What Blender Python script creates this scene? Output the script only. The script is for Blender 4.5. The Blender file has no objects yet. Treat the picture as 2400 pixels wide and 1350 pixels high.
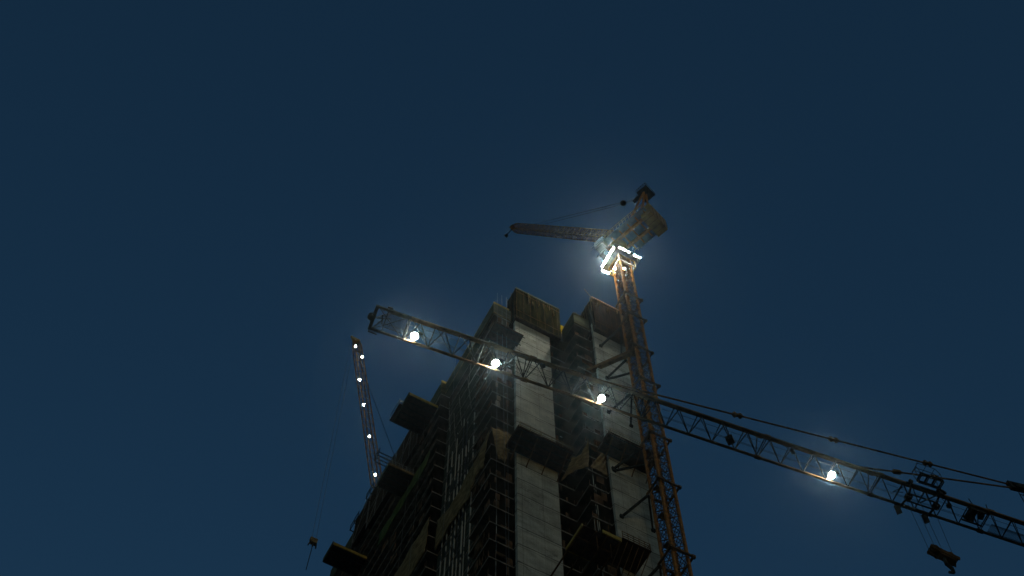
import bpy, bmesh, math, random
from mathutils import Vector, Matrix
random.seed(7)
R = math.radians
sc = bpy.context.scene
col = sc.collection

# ------------------------------------------------------------------ camera
cam = bpy.data.cameras.new("Camera")
cam.sensor_width = 36.0
cam.lens = 3531.46 / 2400 * 36.0
cam.clip_start = 0.1
cam.clip_end = 6000
co = bpy.data.objects.new("Camera", cam)
col.objects.link(co)
_e, _roll, _az = R(66.6898), R(-0.3934), R(28.9125)
_F = Vector((math.sin(_az) * math.cos(_e), math.cos(_az) * math.cos(_e), math.sin(_e)))
_Rt = Vector((math.cos(_az), -math.sin(_az), 0))
_U = _Rt.cross(_F)
_Rr = _Rt * math.cos(_roll) + _U * math.sin(_roll)
_Uu = -_Rt * math.sin(_roll) + _U * math.cos(_roll)
co.matrix_world = Matrix(((_Rr.x, _Uu.x, -_F.x, 0), (_Rr.y, _Uu.y, -_F.y, 0), (_Rr.z, _Uu.z, -_F.z, 1.7), (0, 0, 0, 1)))
sc.camera = co

# ------------------------------------------------------------------ sky
w = bpy.data.worlds.new("World")
sc.world = w
w.use_nodes = True
nt = w.node_tree
nt.nodes.clear()
sky = nt.nodes.new("ShaderNodeTexSky")
sky.sky_type = 'NISHITA'
sky.sun_disc = False
SUN_EL, SUN_ROT = R(4.0), R(197)
sky.sun_elevation = SUN_EL
sky.sun_rotation = SUN_ROT
sky.altitude = 0
sky.air_density = 1.0
sky.dust_density = 0.3
sky.ozone_density = 3.4
tint = nt.nodes.new("ShaderNodeMix")
tint.data_type = 'RGBA'
tint.blend_type = 'MULTIPLY'
tint.inputs[0].default_value = 1.0
tint.inputs[7].default_value = (0.84, 1.03, 0.98, 1)
bg = nt.nodes.new("ShaderNodeBackground")
bg.inputs[1].default_value = 0.070
wo = nt.nodes.new("ShaderNodeOutputWorld")
nt.links.new(sky.outputs[0], tint.inputs[6])
nt.links.new(tint.outputs[2], bg.inputs[0])
nt.links.new(bg.outputs[0], wo.inputs[0])

# last dusk light, low and very weak, from behind the camera
sd = bpy.data.lights.new("dusk_sun", 'SUN')
sd.energy = 0.03
sd.angle = R(25)
sd.color = (1.0, 0.88, 0.66)
so = bpy.data.objects.new("dusk_sun", sd)
col.objects.link(so)
_to = Vector((-0.30, -1.0, 0.03)).normalized()          # towards the sun
so.rotation_euler = _to.to_track_quat('Z', 'Y').to_euler()

sc.view_settings.view_transform = 'Standard'
sc.view_settings.look = 'None'
sc.view_settings.exposure = 0.0
sc.view_settings.gamma = 1.0
sc.cycles.max_bounces = 6
sc.cycles.volume_bounces = 0
sc.cycles.use_denoising = True
sc.cycles.sample_clamp_indirect = 4.0

# ------------------------------------------------------------------ materials
def new_mat(name, rough=0.8, metal=0.0):
    m = bpy.data.materials.new(name)
    m.use_nodes = True
    b = m.node_tree.nodes["Principled BSDF"]
    b.inputs["Roughness"].default_value = rough
    b.inputs["Metallic"].default_value = metal
    b.inputs["Specular IOR Level"].default_value = 0.0 if rough > 0.7 else 0.2
    return m, m.node_tree, b

def noisy(name, c1, c2, scale=1.0, stretch=(1, 1, 1), rough=0.8, metal=0.0, detail=6, lo=0.35, hi=0.65, bump=0.0):
    m, t, b = new_mat(name, rough, metal)
    tc = t.nodes.new("ShaderNodeTexCoord")
    mp = t.nodes.new("ShaderNodeMapping")
    mp.inputs["Scale"].default_value = stretch
    nz = t.nodes.new("ShaderNodeTexNoise")
    nz.inputs["Scale"].default_value = scale
    nz.inputs["Detail"].default_value = detail
    rp = t.nodes.new("ShaderNodeValToRGB")
    rp.color_ramp.elements[0].position = lo
    rp.color_ramp.elements[1].position = hi
    rp.color_ramp.elements[0].color = (*c1, 1)
    rp.color_ramp.elements[1].color = (*c2, 1)
    t.links.new(tc.outputs["Object"], mp.inputs[0])
    t.links.new(mp.outputs[0], nz.inputs["Vector"])
    t.links.new(nz.outputs[0], rp.inputs[0])
    t.links.new(rp.outputs[0], b.inputs["Base Color"])
    if bump:
        bp = t.nodes.new("ShaderNodeBump")
        bp.inputs["Strength"].default_value = bump
        bp.inputs["Distance"].default_value = 0.05
        t.links.new(nz.outputs[0], bp.inputs["Height"])
        t.links.new(bp.outputs[0], b.inputs["Normal"])
    return m

def emitter(name, c, s):
    m = bpy.data.materials.new(name)
    m.use_nodes = True
    t = m.node_tree
    t.nodes.clear()
    e = t.nodes.new("ShaderNodeEmission")
    e.inputs[0].default_value = (*c, 1)
    e.inputs[1].default_value = s
    o = t.nodes.new("ShaderNodeOutputMaterial")
    t.links.new(e.outputs[0], o.inputs[0])
    return m

FL = 3.3
Z0 = 170.19
def Z(k):
    return Z0 - FL * k

def wall_mat():
    """cast concrete: pour joints at every storey, a lighter or darker tone per pour, form lines, stains and drips"""
    m, t, b = new_mat("cast_concrete", 0.9)
    N, L = t.nodes.new, t.links.new
    tc = N("ShaderNodeTexCoord")
    sp = N("ShaderNodeSeparateXYZ")
    L(tc.outputs["Object"], sp.inputs[0])
    def math_(op, a, bb=None, clamp=False):
        n = N("ShaderNodeMath")
        n.operation = op
        n.use_clamp = clamp
        for i, v in enumerate((a, bb)):
            if v is None:
                continue
            if isinstance(v, (int, float)):
                n.inputs[i].default_value = v
            else:
                L(v, n.inputs[i])
        return n.outputs[0]
    def noise(scale, st, detail=5, rough=0.55):
        mp = N("ShaderNodeMapping")
        mp.inputs["Scale"].default_value = st
        L(tc.outputs["Object"], mp.inputs[0])
        n = N("ShaderNodeTexNoise")
        n.inputs["Scale"].default_value = scale
        n.inputs["Detail"].default_value = detail
        n.inputs["Roughness"].default_value = rough
        L(mp.outputs[0], n.inputs["Vector"])
        return n.outputs[0]
    wob = math_('MULTIPLY', noise(0.7, (1, 1, 1)), 0.22)
    zz = math_('DIVIDE', math_('SUBTRACT', math_('ADD', sp.outputs[2], wob), Z0 - 90 * FL), FL)
    fl = math_('FLOOR', zz)
    fr = math_('FRACT', zz)
    # dark joint line, thinner second line a slab's depth below
    j1 = math_('LESS_THAN', math_('ABSOLUTE', math_('SUBTRACT', fr, 0.03)), 0.022)
    j2 = math_('LESS_THAN', math_('ABSOLUTE', math_('SUBTRACT', fr, 0.90)), 0.012)
    wn = N("ShaderNodeTexWhiteNoise")
    wn.noise_dimensions = '2D'
    cb = N("ShaderNodeCombineXYZ")
    L(fl, cb.inputs[0])
    L(math_('FLOOR', math_('MULTIPLY', sp.outputs[0], 0.34)), cb.inputs[1])
    L(cb.outputs[0], wn.inputs["Vector"])
    tone = math_('ADD', math_('MULTIPLY', wn.outputs[0], 0.26), 0.86)
    mott = math_('ADD', math_('MULTIPLY', noise(0.45, (1, 1, 1.9), 7, 0.6), 1.5), 0.24)
    fine = math_('ADD', math_('MULTIPLY', noise(6, (1, 1, 1), 4, 0.7), 0.5), 0.74)
    form = noise(1.0, (9, 9, 0.35), 3)
    drips = math_('ADD', math_('MULTIPLY', form, 0.5), 0.74)
    v = math_('MULTIPLY', math_('MULTIPLY', tone, mott), math_('MULTIPLY', fine, drips))
    st = math_('MULTIPLY', math_('GREATER_THAN', noise(0.55, (1, 1, 2.6), 6, 0.6), 0.635), 0.35)
    v = math_('MULTIPLY', v, math_('SUBTRACT', 1.0, st))
    v = math_('MULTIPLY', v, math_('SUBTRACT', 1.0, math_('MULTIPLY', j1, 0.7)))
    v = math_('MULTIPLY', v, math_('SUBTRACT', 1.0, math_('MULTIPLY', j2, 0.4)))
    vx = math_('FRACT', math_('DIVIDE', math_('ADD', sp.outputs[0], 4.33 + 100 * 2.65), 2.65))
    j3 = math_('LESS_THAN', math_('ABSOLUTE', math_('SUBTRACT', vx, 0.5)), 0.012)
    v = math_('MULTIPLY', v, math_('SUBTRACT', 1.0, math_('MULTIPLY', j3, 0.35)))
    hx = math_('ABSOLUTE', math_('SUBTRACT', math_('FRACT', math_('MULTIPLY', sp.outputs[0], 0.8)), 0.5))
    hz_ = math_('ABSOLUTE', math_('SUBTRACT', math_('FRACT', math_('MULTIPLY', fr, 3.0)), 0.5))
    hole = math_('LESS_THAN', math_('ADD', math_('POWER', math_('MULTIPLY', hx, 1.25), 2.0), math_('POWER', math_('MULTIPLY', hz_, 1.1), 2.0)), 0.0016)
    v = math_('MULTIPLY', v, math_('SUBTRACT', 1.0, math_('MULTIPLY', hole, 0.7)))
    tieh = N("ShaderNodeMix")
    tieh.data_type = 'RGBA'
    tieh.inputs[6].default_value = (0.44, 0.40, 0.315, 1)
    tieh.inputs[7].default_value = (0.41, 0.41, 0.355, 1)
    L(noise(0.35, (1, 1, 1.5)), tieh.inputs[0])
    mx = N("ShaderNodeMix")
    mx.data_type = 'RGBA'
    mx.blend_type = 'MULTIPLY'
    mx.inputs[0].default_value = 1.0
    cc = N("ShaderNodeCombineColor")
    for i in range(3):
        L(v, cc.inputs[i])
    L(tieh.outputs[2], mx.inputs[6])
    L(cc.outputs[0], mx.inputs[7])
    L(mx.outputs[2], b.inputs["Base Color"])
    bp = N("ShaderNodeBump")
    bp.inputs["Strength"].default_value = 0.4
    bp.inputs["Distance"].default_value = 0.03
    L(v, bp.inputs["Height"])
    L(bp.outputs[0], b.inputs["Normal"])
    return m

M = {
    'wall': wall_mat(),
    'slab': noisy("slab_concrete", (0.14, 0.12, 0.09), (0.36, 0.31, 0.24), 1.3, rough=0.9),
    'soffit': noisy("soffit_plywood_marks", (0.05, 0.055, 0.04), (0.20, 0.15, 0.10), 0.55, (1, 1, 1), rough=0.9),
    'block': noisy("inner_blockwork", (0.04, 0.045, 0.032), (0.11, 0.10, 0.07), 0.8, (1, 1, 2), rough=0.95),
    'form': noisy("formwork_ply", (0.055, 0.06, 0.04), (0.12, 0.12, 0.075), 0.5, (1, 1, 2.5), rough=0.8),
    'yellow_ply': noisy("yellow_ply", (0.26, 0.17, 0.02), (0.46, 0.30, 0.045), 1.2, (1, 1, 1), rough=0.6),
    'yellow_sheet': noisy("deep_yellow_sheet", (0.16, 0.11, 0.003), (0.24, 0.165, 0.006), 1.2, rough=0.9),
    'brown_ply': noisy("brown_ply", (0.03, 0.018, 0.012), (0.085, 0.045, 0.03), 0.9, (2, 2, 1), rough=0.8),
    'box_brown': noisy("tarred_brown_panels", (0.010, 0.007, 0.005), (0.034, 0.019, 0.013), 0.8, (2, 2, .5), rough=0.9),
    'rust_ply': noisy("rusty_edge_board", (0.26, 0.13, 0.08), (0.42, 0.22, 0.12), 1.5, rough=0.8),
    'net_brown': noisy("worn_brown_screen", (0.02, 0.018, 0.012), (0.08, 0.05, 0.03), 1.1, (2.2, 2.2, 0.45), lo=0.3, hi=0.75, bump=0.5),
    'net_green': noisy("green_brown_netting", (0.005, 0.006, 0.003), (0.034, 0.028, 0.009), 0.9, (2.4, 2.4, 0.35), lo=0.35, hi=0.72, bump=0.6),
    'tarp': noisy("tan_debris_sheet", (0.14, 0.095, 0.045), (0.30, 0.21, 0.10), 1.2, (1, 1, 1.6), rough=0.85, bump=0.7),
    'clutter': noisy("assorted_site_boards", (0.05, 0.035, 0.02), (0.16, 0.09, 0.05), 0.8, rough=0.85),
    'tarp_green': noisy("green_debris_sheet", (0.05, 0.09, 0.035), (0.15, 0.17, 0.055), 0.8, (1, 1, 1), rough=0.85, bump=0.5),
    'orange': noisy("orange_crane_paint", (0.20, 0.09, 0.035), (0.44, 0.19, 0.055), 2.0, rough=0.75),
    'dull_orange': noisy("faded_orange_crane_paint", (0.16, 0.08, 0.03), (0.42, 0.19, 0.05), 1.2, rough=0.75),
    'brace': noisy("dark_brace_paint", (0.05, 0.03, 0.018), (0.16, 0.08, 0.03), 1.4, rough=0.8),
    'crane_yellow': noisy("yellow_crane_paint", (0.20, 0.12, 0.02), (0.36, 0.22, 0.035), 0.8, rough=0.5),
    'jib_paint': noisy("weathered_jib_paint", (0.08, 0.048, 0.024), (0.22, 0.125, 0.055), 1.6, rough=0.75),
    'steel': noisy("dark_steel", (0.02, 0.022, 0.02), (0.055, 0.056, 0.05), 2.5, rough=0.75),
    'grey': noisy("galvanised_grey", (0.16, 0.17, 0.165), (0.34, 0.35, 0.34), 1.5, rough=0.5),
    'pipe': noisy("pale_riser_pipe", (0.03, 0.03, 0.025), (0.42, 0.39, 0.31), 0.5, (1, 1, 0.7), lo=0.45, hi=0.5, rough=0.6),
    'bluegrey': noisy("blue_grey_deck", (0.06, 0.08, 0.085), (0.15, 0.18, 0.18), 0.9, rough=0.5),
    'rope': noisy("steel_rope", (0.09, 0.09, 0.08), (0.16, 0.155, 0.14), 3, rough=0.6),
    'white': noisy("white_paint", (0.5, 0.5, 0.47), (0.7, 0.7, 0.66), 2, rough=0.5),
    'ground': noisy("dusty_ground", (0.04, 0.04, 0.035), (0.09, 0.085, 0.07), 0.05, rough=0.95),
    'lamp_jib': emitter("jib_flood_lens", (0.95, 1.0, 0.93), 3600),
    'lamp_ring': emitter("platform_flood_lens", (0.97, 1.0, 0.90), 1000),
    'lamp_ring_west': emitter("platform_flood_lens_wide", (0.97, 1.0, 0.90), 6200),
    'lamp_far': emitter("far_jib_flood_lens", (1.0, 0.98, 0.80), 420),
    'lamp_small': emitter("small_site_lamp", (1.0, 0.93, 0.75), 3),
}

# ------------------------------------------------------------------ mesh helpers
class MB:
    def __init__(s):
        s.bm = bmesh.new()
    def box(s, a, b):
        (x0, y0, z0), (x1, y1, z1) = a, b
        v = [s.bm.verts.new(p) for p in ((x0, y0, z0), (x1, y0, z0), (x1, y1, z0), (x0, y1, z0), (x0, y0, z1), (x1, y0, z1), (x1, y1, z1), (x0, y1, z1))]
        for f in ((0, 3, 2, 1), (4, 5, 6, 7), (0, 1, 5, 4), (1, 2, 6, 5), (2, 3, 7, 6), (3, 0, 4, 7)):
            s.bm.faces.new([v[i] for i in f])
        return s
    def bar(s, p, q, r, n=4, r2=None, twist=0.785):
        p, q = Vector(p), Vector(q)
        d = q - p
        if d.length < 1e-6:
            return s
        d.normalize()
        up = Vector((0, 0, 1)) if abs(d.z) < 0.95 else Vector((1, 0, 0))
        a = d.cross(up).normalized()
        b = a.cross(d).normalized()
        r2 = r if r2 is None else r2
        A, B = [], []
        for i in range(n):
            t = twist + 2 * math.pi * i / n
            o = a * math.cos(t) + b * math.sin(t)
            A.append(s.bm.verts.new(p + o * r))
            B.append(s.bm.verts.new(q + o * r2))
        for i in range(n):
            j = (i + 1) % n
            s.bm.faces.new((A[i], A[j], B[j], B[i]))
        s.bm.faces.new(A[::-1])
        s.bm.faces.new(B)
        return s
    def beam(s, p, q, w, h):
        """rectangular beam, w across, h in depth"""
        p, q = Vector(p), Vector(q)
        d = (q - p).normalized()
        up = Vector((0, 0, 1)) if abs(d.z) < 0.95 else Vector((1, 0, 0))
        a = d.cross(up).normalized() * (w / 2)
        b = a.cross(d).normalized() * (h / 2)
        A = [s.bm.verts.new(p + x) for x in (a + b, -a + b, -a - b, a - b)]
        B = [s.bm.verts.new(q + x) for x in (a + b, -a + b, -a - b, a - b)]
        for i in range(4):
            j = (i + 1) % 4
            s.bm.faces.new((A[i], A[j], B[j], B[i]))
        s.bm.faces.new(A[::-1])
        s.bm.faces.new(B)
        return s
    def prism(s, pts, z0, z1):
        A = [s.bm.verts.new((x, y, z0)) for x, y in pts]
        B = [s.bm.verts.new((x, y, z1)) for x, y in pts]
        n = len(pts)
        s.bm.faces.new(A[::-1])
        s.bm.faces.new(B)
        for i in range(n):
            j = (i + 1) % n
            s.bm.faces.new((A[i], A[j], B[j], B[i]))
        return s
    def ball(s, c, r, sx=1, sy=1, sz=1):
        g = bmesh.ops.create_icosphere(s.bm, subdivisions=2, radius=r)
        for v in g['verts']:
            v.co = Vector((v.co.x * sx, v.co.y * sy, v.co.z * sz)) + Vector(c)
        return s
    def build(s, name, mat, root=None, loc=None, smooth=False):
        off = Vector(root['_loc']) if root is not None and '_loc' in root else Vector((0, 0, 0))
        if loc is not None:
            off = Vector(loc)
        bmesh.ops.recalc_face_normals(s.bm, faces=s.bm.faces)
        for v in s.bm.verts:
            v.co -= off
        me = bpy.data.meshes.new(name)
        s.bm.to_mesh(me)
        s.bm.free()
        me.materials.append(mat)
        if smooth:
            for p in me.polygons:
                p.use_smooth = True
        o = bpy.data.objects.new(name, me)
        col.objects.link(o)
        if root is not None:
            o.parent = root
        elif loc is not None:
            o.location = off
        return o

def sub(mb, name, mat, part, root):
    """a sub-part: child of a part whose own origin is the root's"""
    o = mb.build(name, mat, None, loc=root['_loc'])
    o.location = (0, 0, 0)
    o.parent = part
    return o

def tag(o, label=None, cat=None, group=None, kind=None):
    if label: o['label'] = label
    if cat: o['category'] = cat
    if group: o['group'] = group
    if kind: o['kind'] = kind
    return o

def thing(name, loc, label, cat, group=None):
    o = bpy.data.objects.new(name, None)
    col.objects.link(o)
    o.location = loc
    o['_loc'] = list(loc)
    return tag(o, label, cat, group)

# ------------------------------------------------------------------ ground
g = MB().box((-1500, -1500, -0.4), (1500, 1500, 0)).build("ground", M['ground'])
tag(g, kind='structure')

# ------------------------------------------------------------------ the tower under construction
# plan: x runs along the front, y away from the camera
X0, Y0 = 38.84, 75.55
OUT = [(X0, Y0), (41.72, Y0), (41.72, 75.2), (47.1, 75.2), (47.1, 74.72), (49.26, 74.72), (49.26, 71.57), (51.7, 71.57), (51.7, 71.2),
       (57.0, 71.2), (57.0, 74.0), (60.0, 74.0), (60.0, 128), (38.14, 128), (38.14, 89.9), (39.5, 89.9), (39.5, 80.45), (X0, 80.45)]
bld = thing("tower_under_construction", (48, 90, 0), "bare concrete high-rise under construction with dark open floors and two tall pale concrete walls", "building")
first = None
KS = list(range(-6, 51))
def slab_mesh(z):
    m = MB()
    m.prism(OUT, z - 0.17, z)
    return m
def guard_mesh(z):
    """uprights, edge boards and stubs standing along the slab edge"""
    m = MB()
    rr = random.Random(int(z * 10))
    segs = [((X0, Y0), (41.7, Y0), 0.75), ((X0, Y0), (X0, 80.4), 0.9), ((47.2, 74.72), (49.2, 74.72), 0.7), ((49.26, 71.57), (51.6, 71.57), 0.6),
            ((49.26, 71.7), (49.26, 74.6), 1.0), ((38.14, 89.9), (38.14, 127), 1.6), ((38.2, 89.9), (39.4, 89.9), 0.6)]
    for (x0, y0), (x1, y1), st in segs:
        L = math.hypot(x1 - x0, y1 - y0)
        n = int(L / st)
        for i in range(n + 1):
            t = (i + rr.uniform(-.25, .25)) / max(n, 1)
            t = min(max(t, 0.01), .99)
            x, y = x0 + (x1 - x0) * t, y0 + (y1 - y0) * t
            ix, iy = (0.06 if x0 == x1 else 0), (0.06 if y0 == y1 else 0)
            h = rr.choice((0.5, 0.9, 1.1, 1.1))
            m.bar((x + ix, y + iy, z), (x + ix + rr.uniform(-.05, .05), y + iy, z + h), 0.014)
    return m
def clutter_mesh(z, seed):
    """boards, cloths and stacks standing or hanging at the slab edge"""
    m = MB()
    rr = random.Random(seed)
    for i in range(15):
        side = rr.choice(('f', 'l', 'l', 'n', 'g', 'b', 'b', 'b', 'b'))
        h0, h1 = (0, rr.uniform(.5, 2.0)) if rr.random() < .5 else (rr.uniform(1.2, 2.2), 3.05)
        w_ = rr.uniform(.12, 1.3)
        if side == 'f':
            x = rr.uniform(39.0, 41.2 - w_ * .3); m.box((x, 75.66, z + h0), (min(x + w_, 41.6), 75.70, z + h1))
        elif side == 'n':
            x = rr.uniform(47.2, 48.8); m.box((x, 74.83, z + h0), (x + w_ * .3, 74.87, z + h1))
        elif side == 'g':
            x = rr.uniform(49.4, 51.0); m.box((x, 71.68, z + h0), (min(x + w_, 51.6), 71.72, z + h1))
        elif side == 'l':
            y = rr.uniform(75.8, 79.5); m.box((38.96, y, z + h0), (39.0, min(y + w_, 80.3), z + h1))
        else:
            y = rr.uniform(90.2, 125); m.box((38.26, y, z + h0), (38.30, y + w_ * 1.6, z + h1))
    return m
protos = []
for j in range(6):
    z = Z(0)
    sl = slab_mesh(z).build("floor_slab", M['slab'], bld)
    s2 = MB()
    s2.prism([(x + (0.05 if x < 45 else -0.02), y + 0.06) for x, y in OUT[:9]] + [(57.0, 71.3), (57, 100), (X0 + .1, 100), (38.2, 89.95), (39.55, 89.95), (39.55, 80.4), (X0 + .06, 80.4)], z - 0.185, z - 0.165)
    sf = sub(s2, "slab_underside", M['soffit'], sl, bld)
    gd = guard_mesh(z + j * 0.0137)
    gd2 = sub(gd, "guard_rail", M['rust_ply'] if j % 2 else M['jib_paint'], sl, bld)
    cl = sub(clutter_mesh(z, 40 + j), "debris", M['clutter'], sl, bld)
    cl['kind'] = 'stuff'
    protos.append((sl, sf, gd2, cl))
used = set()
for i, k in enumerate(KS):
    j = (i * 5 + i // 6) % 6
    sl, sf, gd, cl = protos[j]
    dz = Z(k) - Z(0)
    if j not in used:
        used.add(j)
        sl.location.z = dz
        continue
    c = sl.copy(); col.objects.link(c); c.parent = bld; c.location.z = dz
    for ch in (sf, gd, cl):
        d = ch.copy(); col.objects.link(d); d.parent = c; d.location = (0, 0, 0)
# shear walls
MB().box((41.72, 74.70, 0), (47.08, 75.19, 191.2)).build("concrete_wall", M['wall'], bld)
MB().box((51.72, 70.80, 0), (57.15, 71.19, 191.2)).build("concrete_wall", M['wall'], bld)
MB().box((57.02, 71.2, 0), (57.4, 74.0, 190)).build("concrete_wall", M['wall'], bld)
# set-back inner walls, dark blockwork
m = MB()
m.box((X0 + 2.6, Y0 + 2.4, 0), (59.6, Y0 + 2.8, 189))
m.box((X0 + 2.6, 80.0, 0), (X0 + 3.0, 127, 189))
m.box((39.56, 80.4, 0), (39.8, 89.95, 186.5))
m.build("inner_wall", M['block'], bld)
# columns just inside the slab edge
for (cx, cy) in ((40.6, 78.6), (50.9, 74.6), (39.6, 92.5), (39.6, 99.5), (39.6, 107), (39.6, 115), (39.6, 123)):
    MB().box((cx - .3, cy - .3, 0), (cx + .3, cy + .3, 189.9)).build("column", M['slab'], bld)
# pale props and downpipes in the corner bays
for (cx, cy, z0, z1) in ((39.75, 75.72, 110, 144), (49.9, 71.75, 110, 152), (50.15, 71.8, 110, 148), (49.55, 71.8, 132, 141)):
    MB().bar((cx, cy, z0), (cx, cy, z1), 0.045, 8).build("downpipe", M['pipe'], bld)
# risers in the recess of the left side
for (py, z1, rad) in ((81.1, 173, .09), (82.4, 166, .06), (83.1, 172, .10), (84.1, 176, .07), (85.0, 166, .09), (85.9, 173, .08), (87.1, 170, .09), (88.3, 174, .08)):
    MB().bar((39.28, py, 110), (39.28, py, z1), rad, 8).build("riser_pipe", M['pipe'], bld)
# raking props above the risers
for (ya, za, yb, zb_) in ((83.2, 184, 81.4, 172), (85.6, 183, 84.0, 171.5), (88.6, 186, 87.6, 176), (82.2, 188.5, 82.6, 180), (86.9, 180, 85.4, 168)):
    MB().bar((39.0, ya, za), (38.9, yb, zb_), 0.04, 6).build("raking_prop", M['slab'], bld)
# edge formwork of the topmost storey
m = MB()
m.box((X0 - 0.06, Y0 - 0.06, 190.0), (41.7, Y0 + 0.06, 193.3))
m.box((X0 - 0.06, Y0 + 0.06, 190.0), (X0 + 0.06, 89.8, 193.3))
m.box((49.2, 71.5, 190.0), (51.7, 71.62, 193.3))
m.box((49.2, 71.62, 190.0), (49.32, 74.7, 193.3))
m.box((47.1, 74.75, 190.0), (49.2, 74.87, 191.3))
m.box((38.9, 80.5, 189.83), (39.6, 89.8, 190.0))
m.box((38.08, 89.84, 190.0), (39.4, 89.96, 193.3))
m.box((38.08, 89.96, 190.0), (38.2, 126, 193.3))
ef = m.build("edge_formwork", M['form'], bld)
m = MB()
m.box((X0 - 0.1, Y0 - 0.1, 193.3), (41.2, Y0 + 0.05, 193.75))
m.box((38.04, 89.80, 193.3), (39.6, 89.92, 193.9))
sub(m, "top_board", M['yellow_ply'], ef, bld)
m = MB()
for a, b in (((X0 - .09, Y0 - .1, 190.15), (41.7, Y0 - .1, 190.15)), ((X0 - .1, Y0, 190.15), (X0 - .1, 89.7, 190.15)), ((X0 - .1, Y0, 193.2), (X0 - .1, 89.7, 193.2)),
             ((49.2, 71.45, 190.1), (51.6, 71.45, 190.1)), ((49.14, 71.5, 193.2), (49.14, 74.6, 193.2)), ((49.2, 71.45, 193.25), (51, 71.45, 193.25))):
    m.bar(a, b, 0.06)
for i in range(7):
    m.bar((49.3 + i * .22, 71.5, 193.3), (49.3 + i * .22, 71.5, 193.75 + (i % 3) * .12), 0.025)
sub(m, "edge_trim", M['tarp'], ef, bld)

# small unlit-floor lamps seen as pale dashes under the slabs
for n, (x, y, z) in enumerate(((41.45, 75.62, 141.3 - .9), (48.1, 74.85, 134.0), (48.0, 74.85, 162.0), (41.3, 75.62, 176.0))):
    MB().box((x - .16, y, z), (x + .16, y + .05, z + .12)).build("strip_light", M['white'], bld)

# yellow formwork table on the roof behind the notch
t = thing("formwork_table", (49.8, 76.4, 193), "bright yellow formwork panel on the roof in the gap between the two pale walls", "formwork")
MB().box((47.2, 76.0, 195.95), (51.6, 76.12, 198.6)).build("yellow_panel", M['yellow_sheet'], t)
m = MB()
for i in range(9):
    x = 47.4 + i * .5
    m.bar((x, 75.95, 189.97), (x, 75.95, 196.1), 0.045)
m.bar((47.2, 75.9, 195.7), (51.6, 75.9, 195.7), 0.06)
m.build("prop", M['tarp'], t)

# ------------------------------------------------------------------ climbing formwork boxes on top of the two walls
def climb_box(name, x0, x1, y0, y1, z0, z1, mat, edge, label, seed):
    rr = random.Random(seed)
    t = thing(name, ((x0 + x1) / 2, (y0 + y1) / 2, z0), label, "formwork box", "climbing formwork boxes on the wall tops")
    # front screen with sagging folds
    bm = MB()
    n, nz = 44, 14
    def face(p0, p1, nrm):
        G = []
        for i in range(n + 1):
            row = []
            for j in range(nz + 1):
                u, v = i / n, j / nz
                q = Vector(p0).lerp(Vector(p1), u)
                q.z = z0 + (z1 - z0) * v
                a = (math.sin(u * 31 + rr.random()) * .05 + rr.uniform(-.05, .05)) * (1 - abs(2 * v - 1) ** 4)
                row.append(bm.bm.verts.new(q + Vector(nrm) * a))
            G.append(row)
        for i in range(n):
            for j in range(nz):
                bm.bm.faces.new((G[i][j], G[i + 1][j], G[i + 1][j + 1], G[i][j + 1]))
    face((x0, y0, 0), (x1, y0, 0), (0, -1, 0))
    face((x0, y1, 0), (x0, y0, 0), (-1, 0, 0))
    face((x1, y0, 0), (x1, y1, 0), (1, 0, 0))
    bm.build("screen", mat, t, smooth=True)
    d = MB()
    d.box((x0 + .05, y0 + .05, z0 + .02), (x1 - .05, y1, z0 + .18))
    d.build("work_deck", M['brown_ply'], t)
    MB().box((x0 + .1, y0 + .1, z1 - .5), (x1 - .1, y1 - .1, z1 - .4)).build("upper_deck", M['brown_ply'], t)
    e = MB()
    e.box((x0 - .04, y0 - .12, z1 - .22), (x1 + .04, y0 - .03, z1 + .06))
    e.build("edge_board", edge, t)
    f = MB()
    k = 0
    x = x0 + .1
    while x < x1:
        f.bar((x, y0 - .07, z0 - .05), (x, y0 - .07, z1 + rr.choice((.05, .1, .3, .4))), 0.02)
        x += rr.uniform(.7, 1.3)
    for zz in (z0 + .1, z0 + 2.2, z1 - 1.2):
        f.bar((x0 - .05, y0 - .09, zz), (x1 + .05, y0 - .09, zz), 0.03)
    for yy in (y0 + .3, (y0 + y1) / 2, y1 - .2):
        f.bar((x0 - .06, yy, z0 - .1), (x0 - .06, yy, z1 + rr.uniform(.1, .8)), 0.03)
    f.build("support_frame", M['brace'], t)
    # rags and loose strips caught on the screen
    g2 = MB()
    for i in range(9):
        x = rr.uniform(x0 + .4, x1 - .5)
        h = rr.uniform(.5, 1.6)
        top = z1 - rr.uniform(.1, 2.2)
        g2.beam((x, y0 - .13, top), (x + rr.uniform(-.15, .15), y0 - .15, top - h), rr.uniform(.12, .4), .02)
    g2.build("loose_netting", M['tarp'], t)
    return t
climb_box("climbing_formwork", 41.5, 48.6, 74.1, 76.6, 189.0, 198.8, M['net_green'], M['form'], "dark greenish formwork box with ragged netting crowning the left pale wall", 3)
climb_box("climbing_formwork", 51.75, 58.3, 70.2, 73.2, 188.5, 198.9, M['box_brown'], M['rust_ply'], "plain dark brown formwork box with a reddish top board, beside the orange mast", 5)
# railing and antenna pieces at the left end of the right box
m = MB()
for y, h in ((70.3, 198.6), (70.9, 198.0), (71.7, 198.3), (72.2, 197.2), (73.0, 197.6)):
    m.bar((51.6, y, 194.2), (51.45, y, h), 0.035)
m.bar((51.5, 70.2, 196.6), (51.5, 73.0, 196.6), 0.04)
m.bar((51.5, 70.2, 197.8), (51.5, 73.0, 197.6), 0.04)
m.bar((51.6, 70.15, 198.6), (50.4, 69.9, 199.8), 0.035)
m.bar((51.6, 70.15, 197.0), (51.6, 70.15, 198.7), 0.04)
o = m.build("guard_rail", M['tarp'], None, loc=(51.5, 71, 194))
tag(o, "pale railing with a thin rod at the left end of the right-hand formwork box", "railing")

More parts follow.
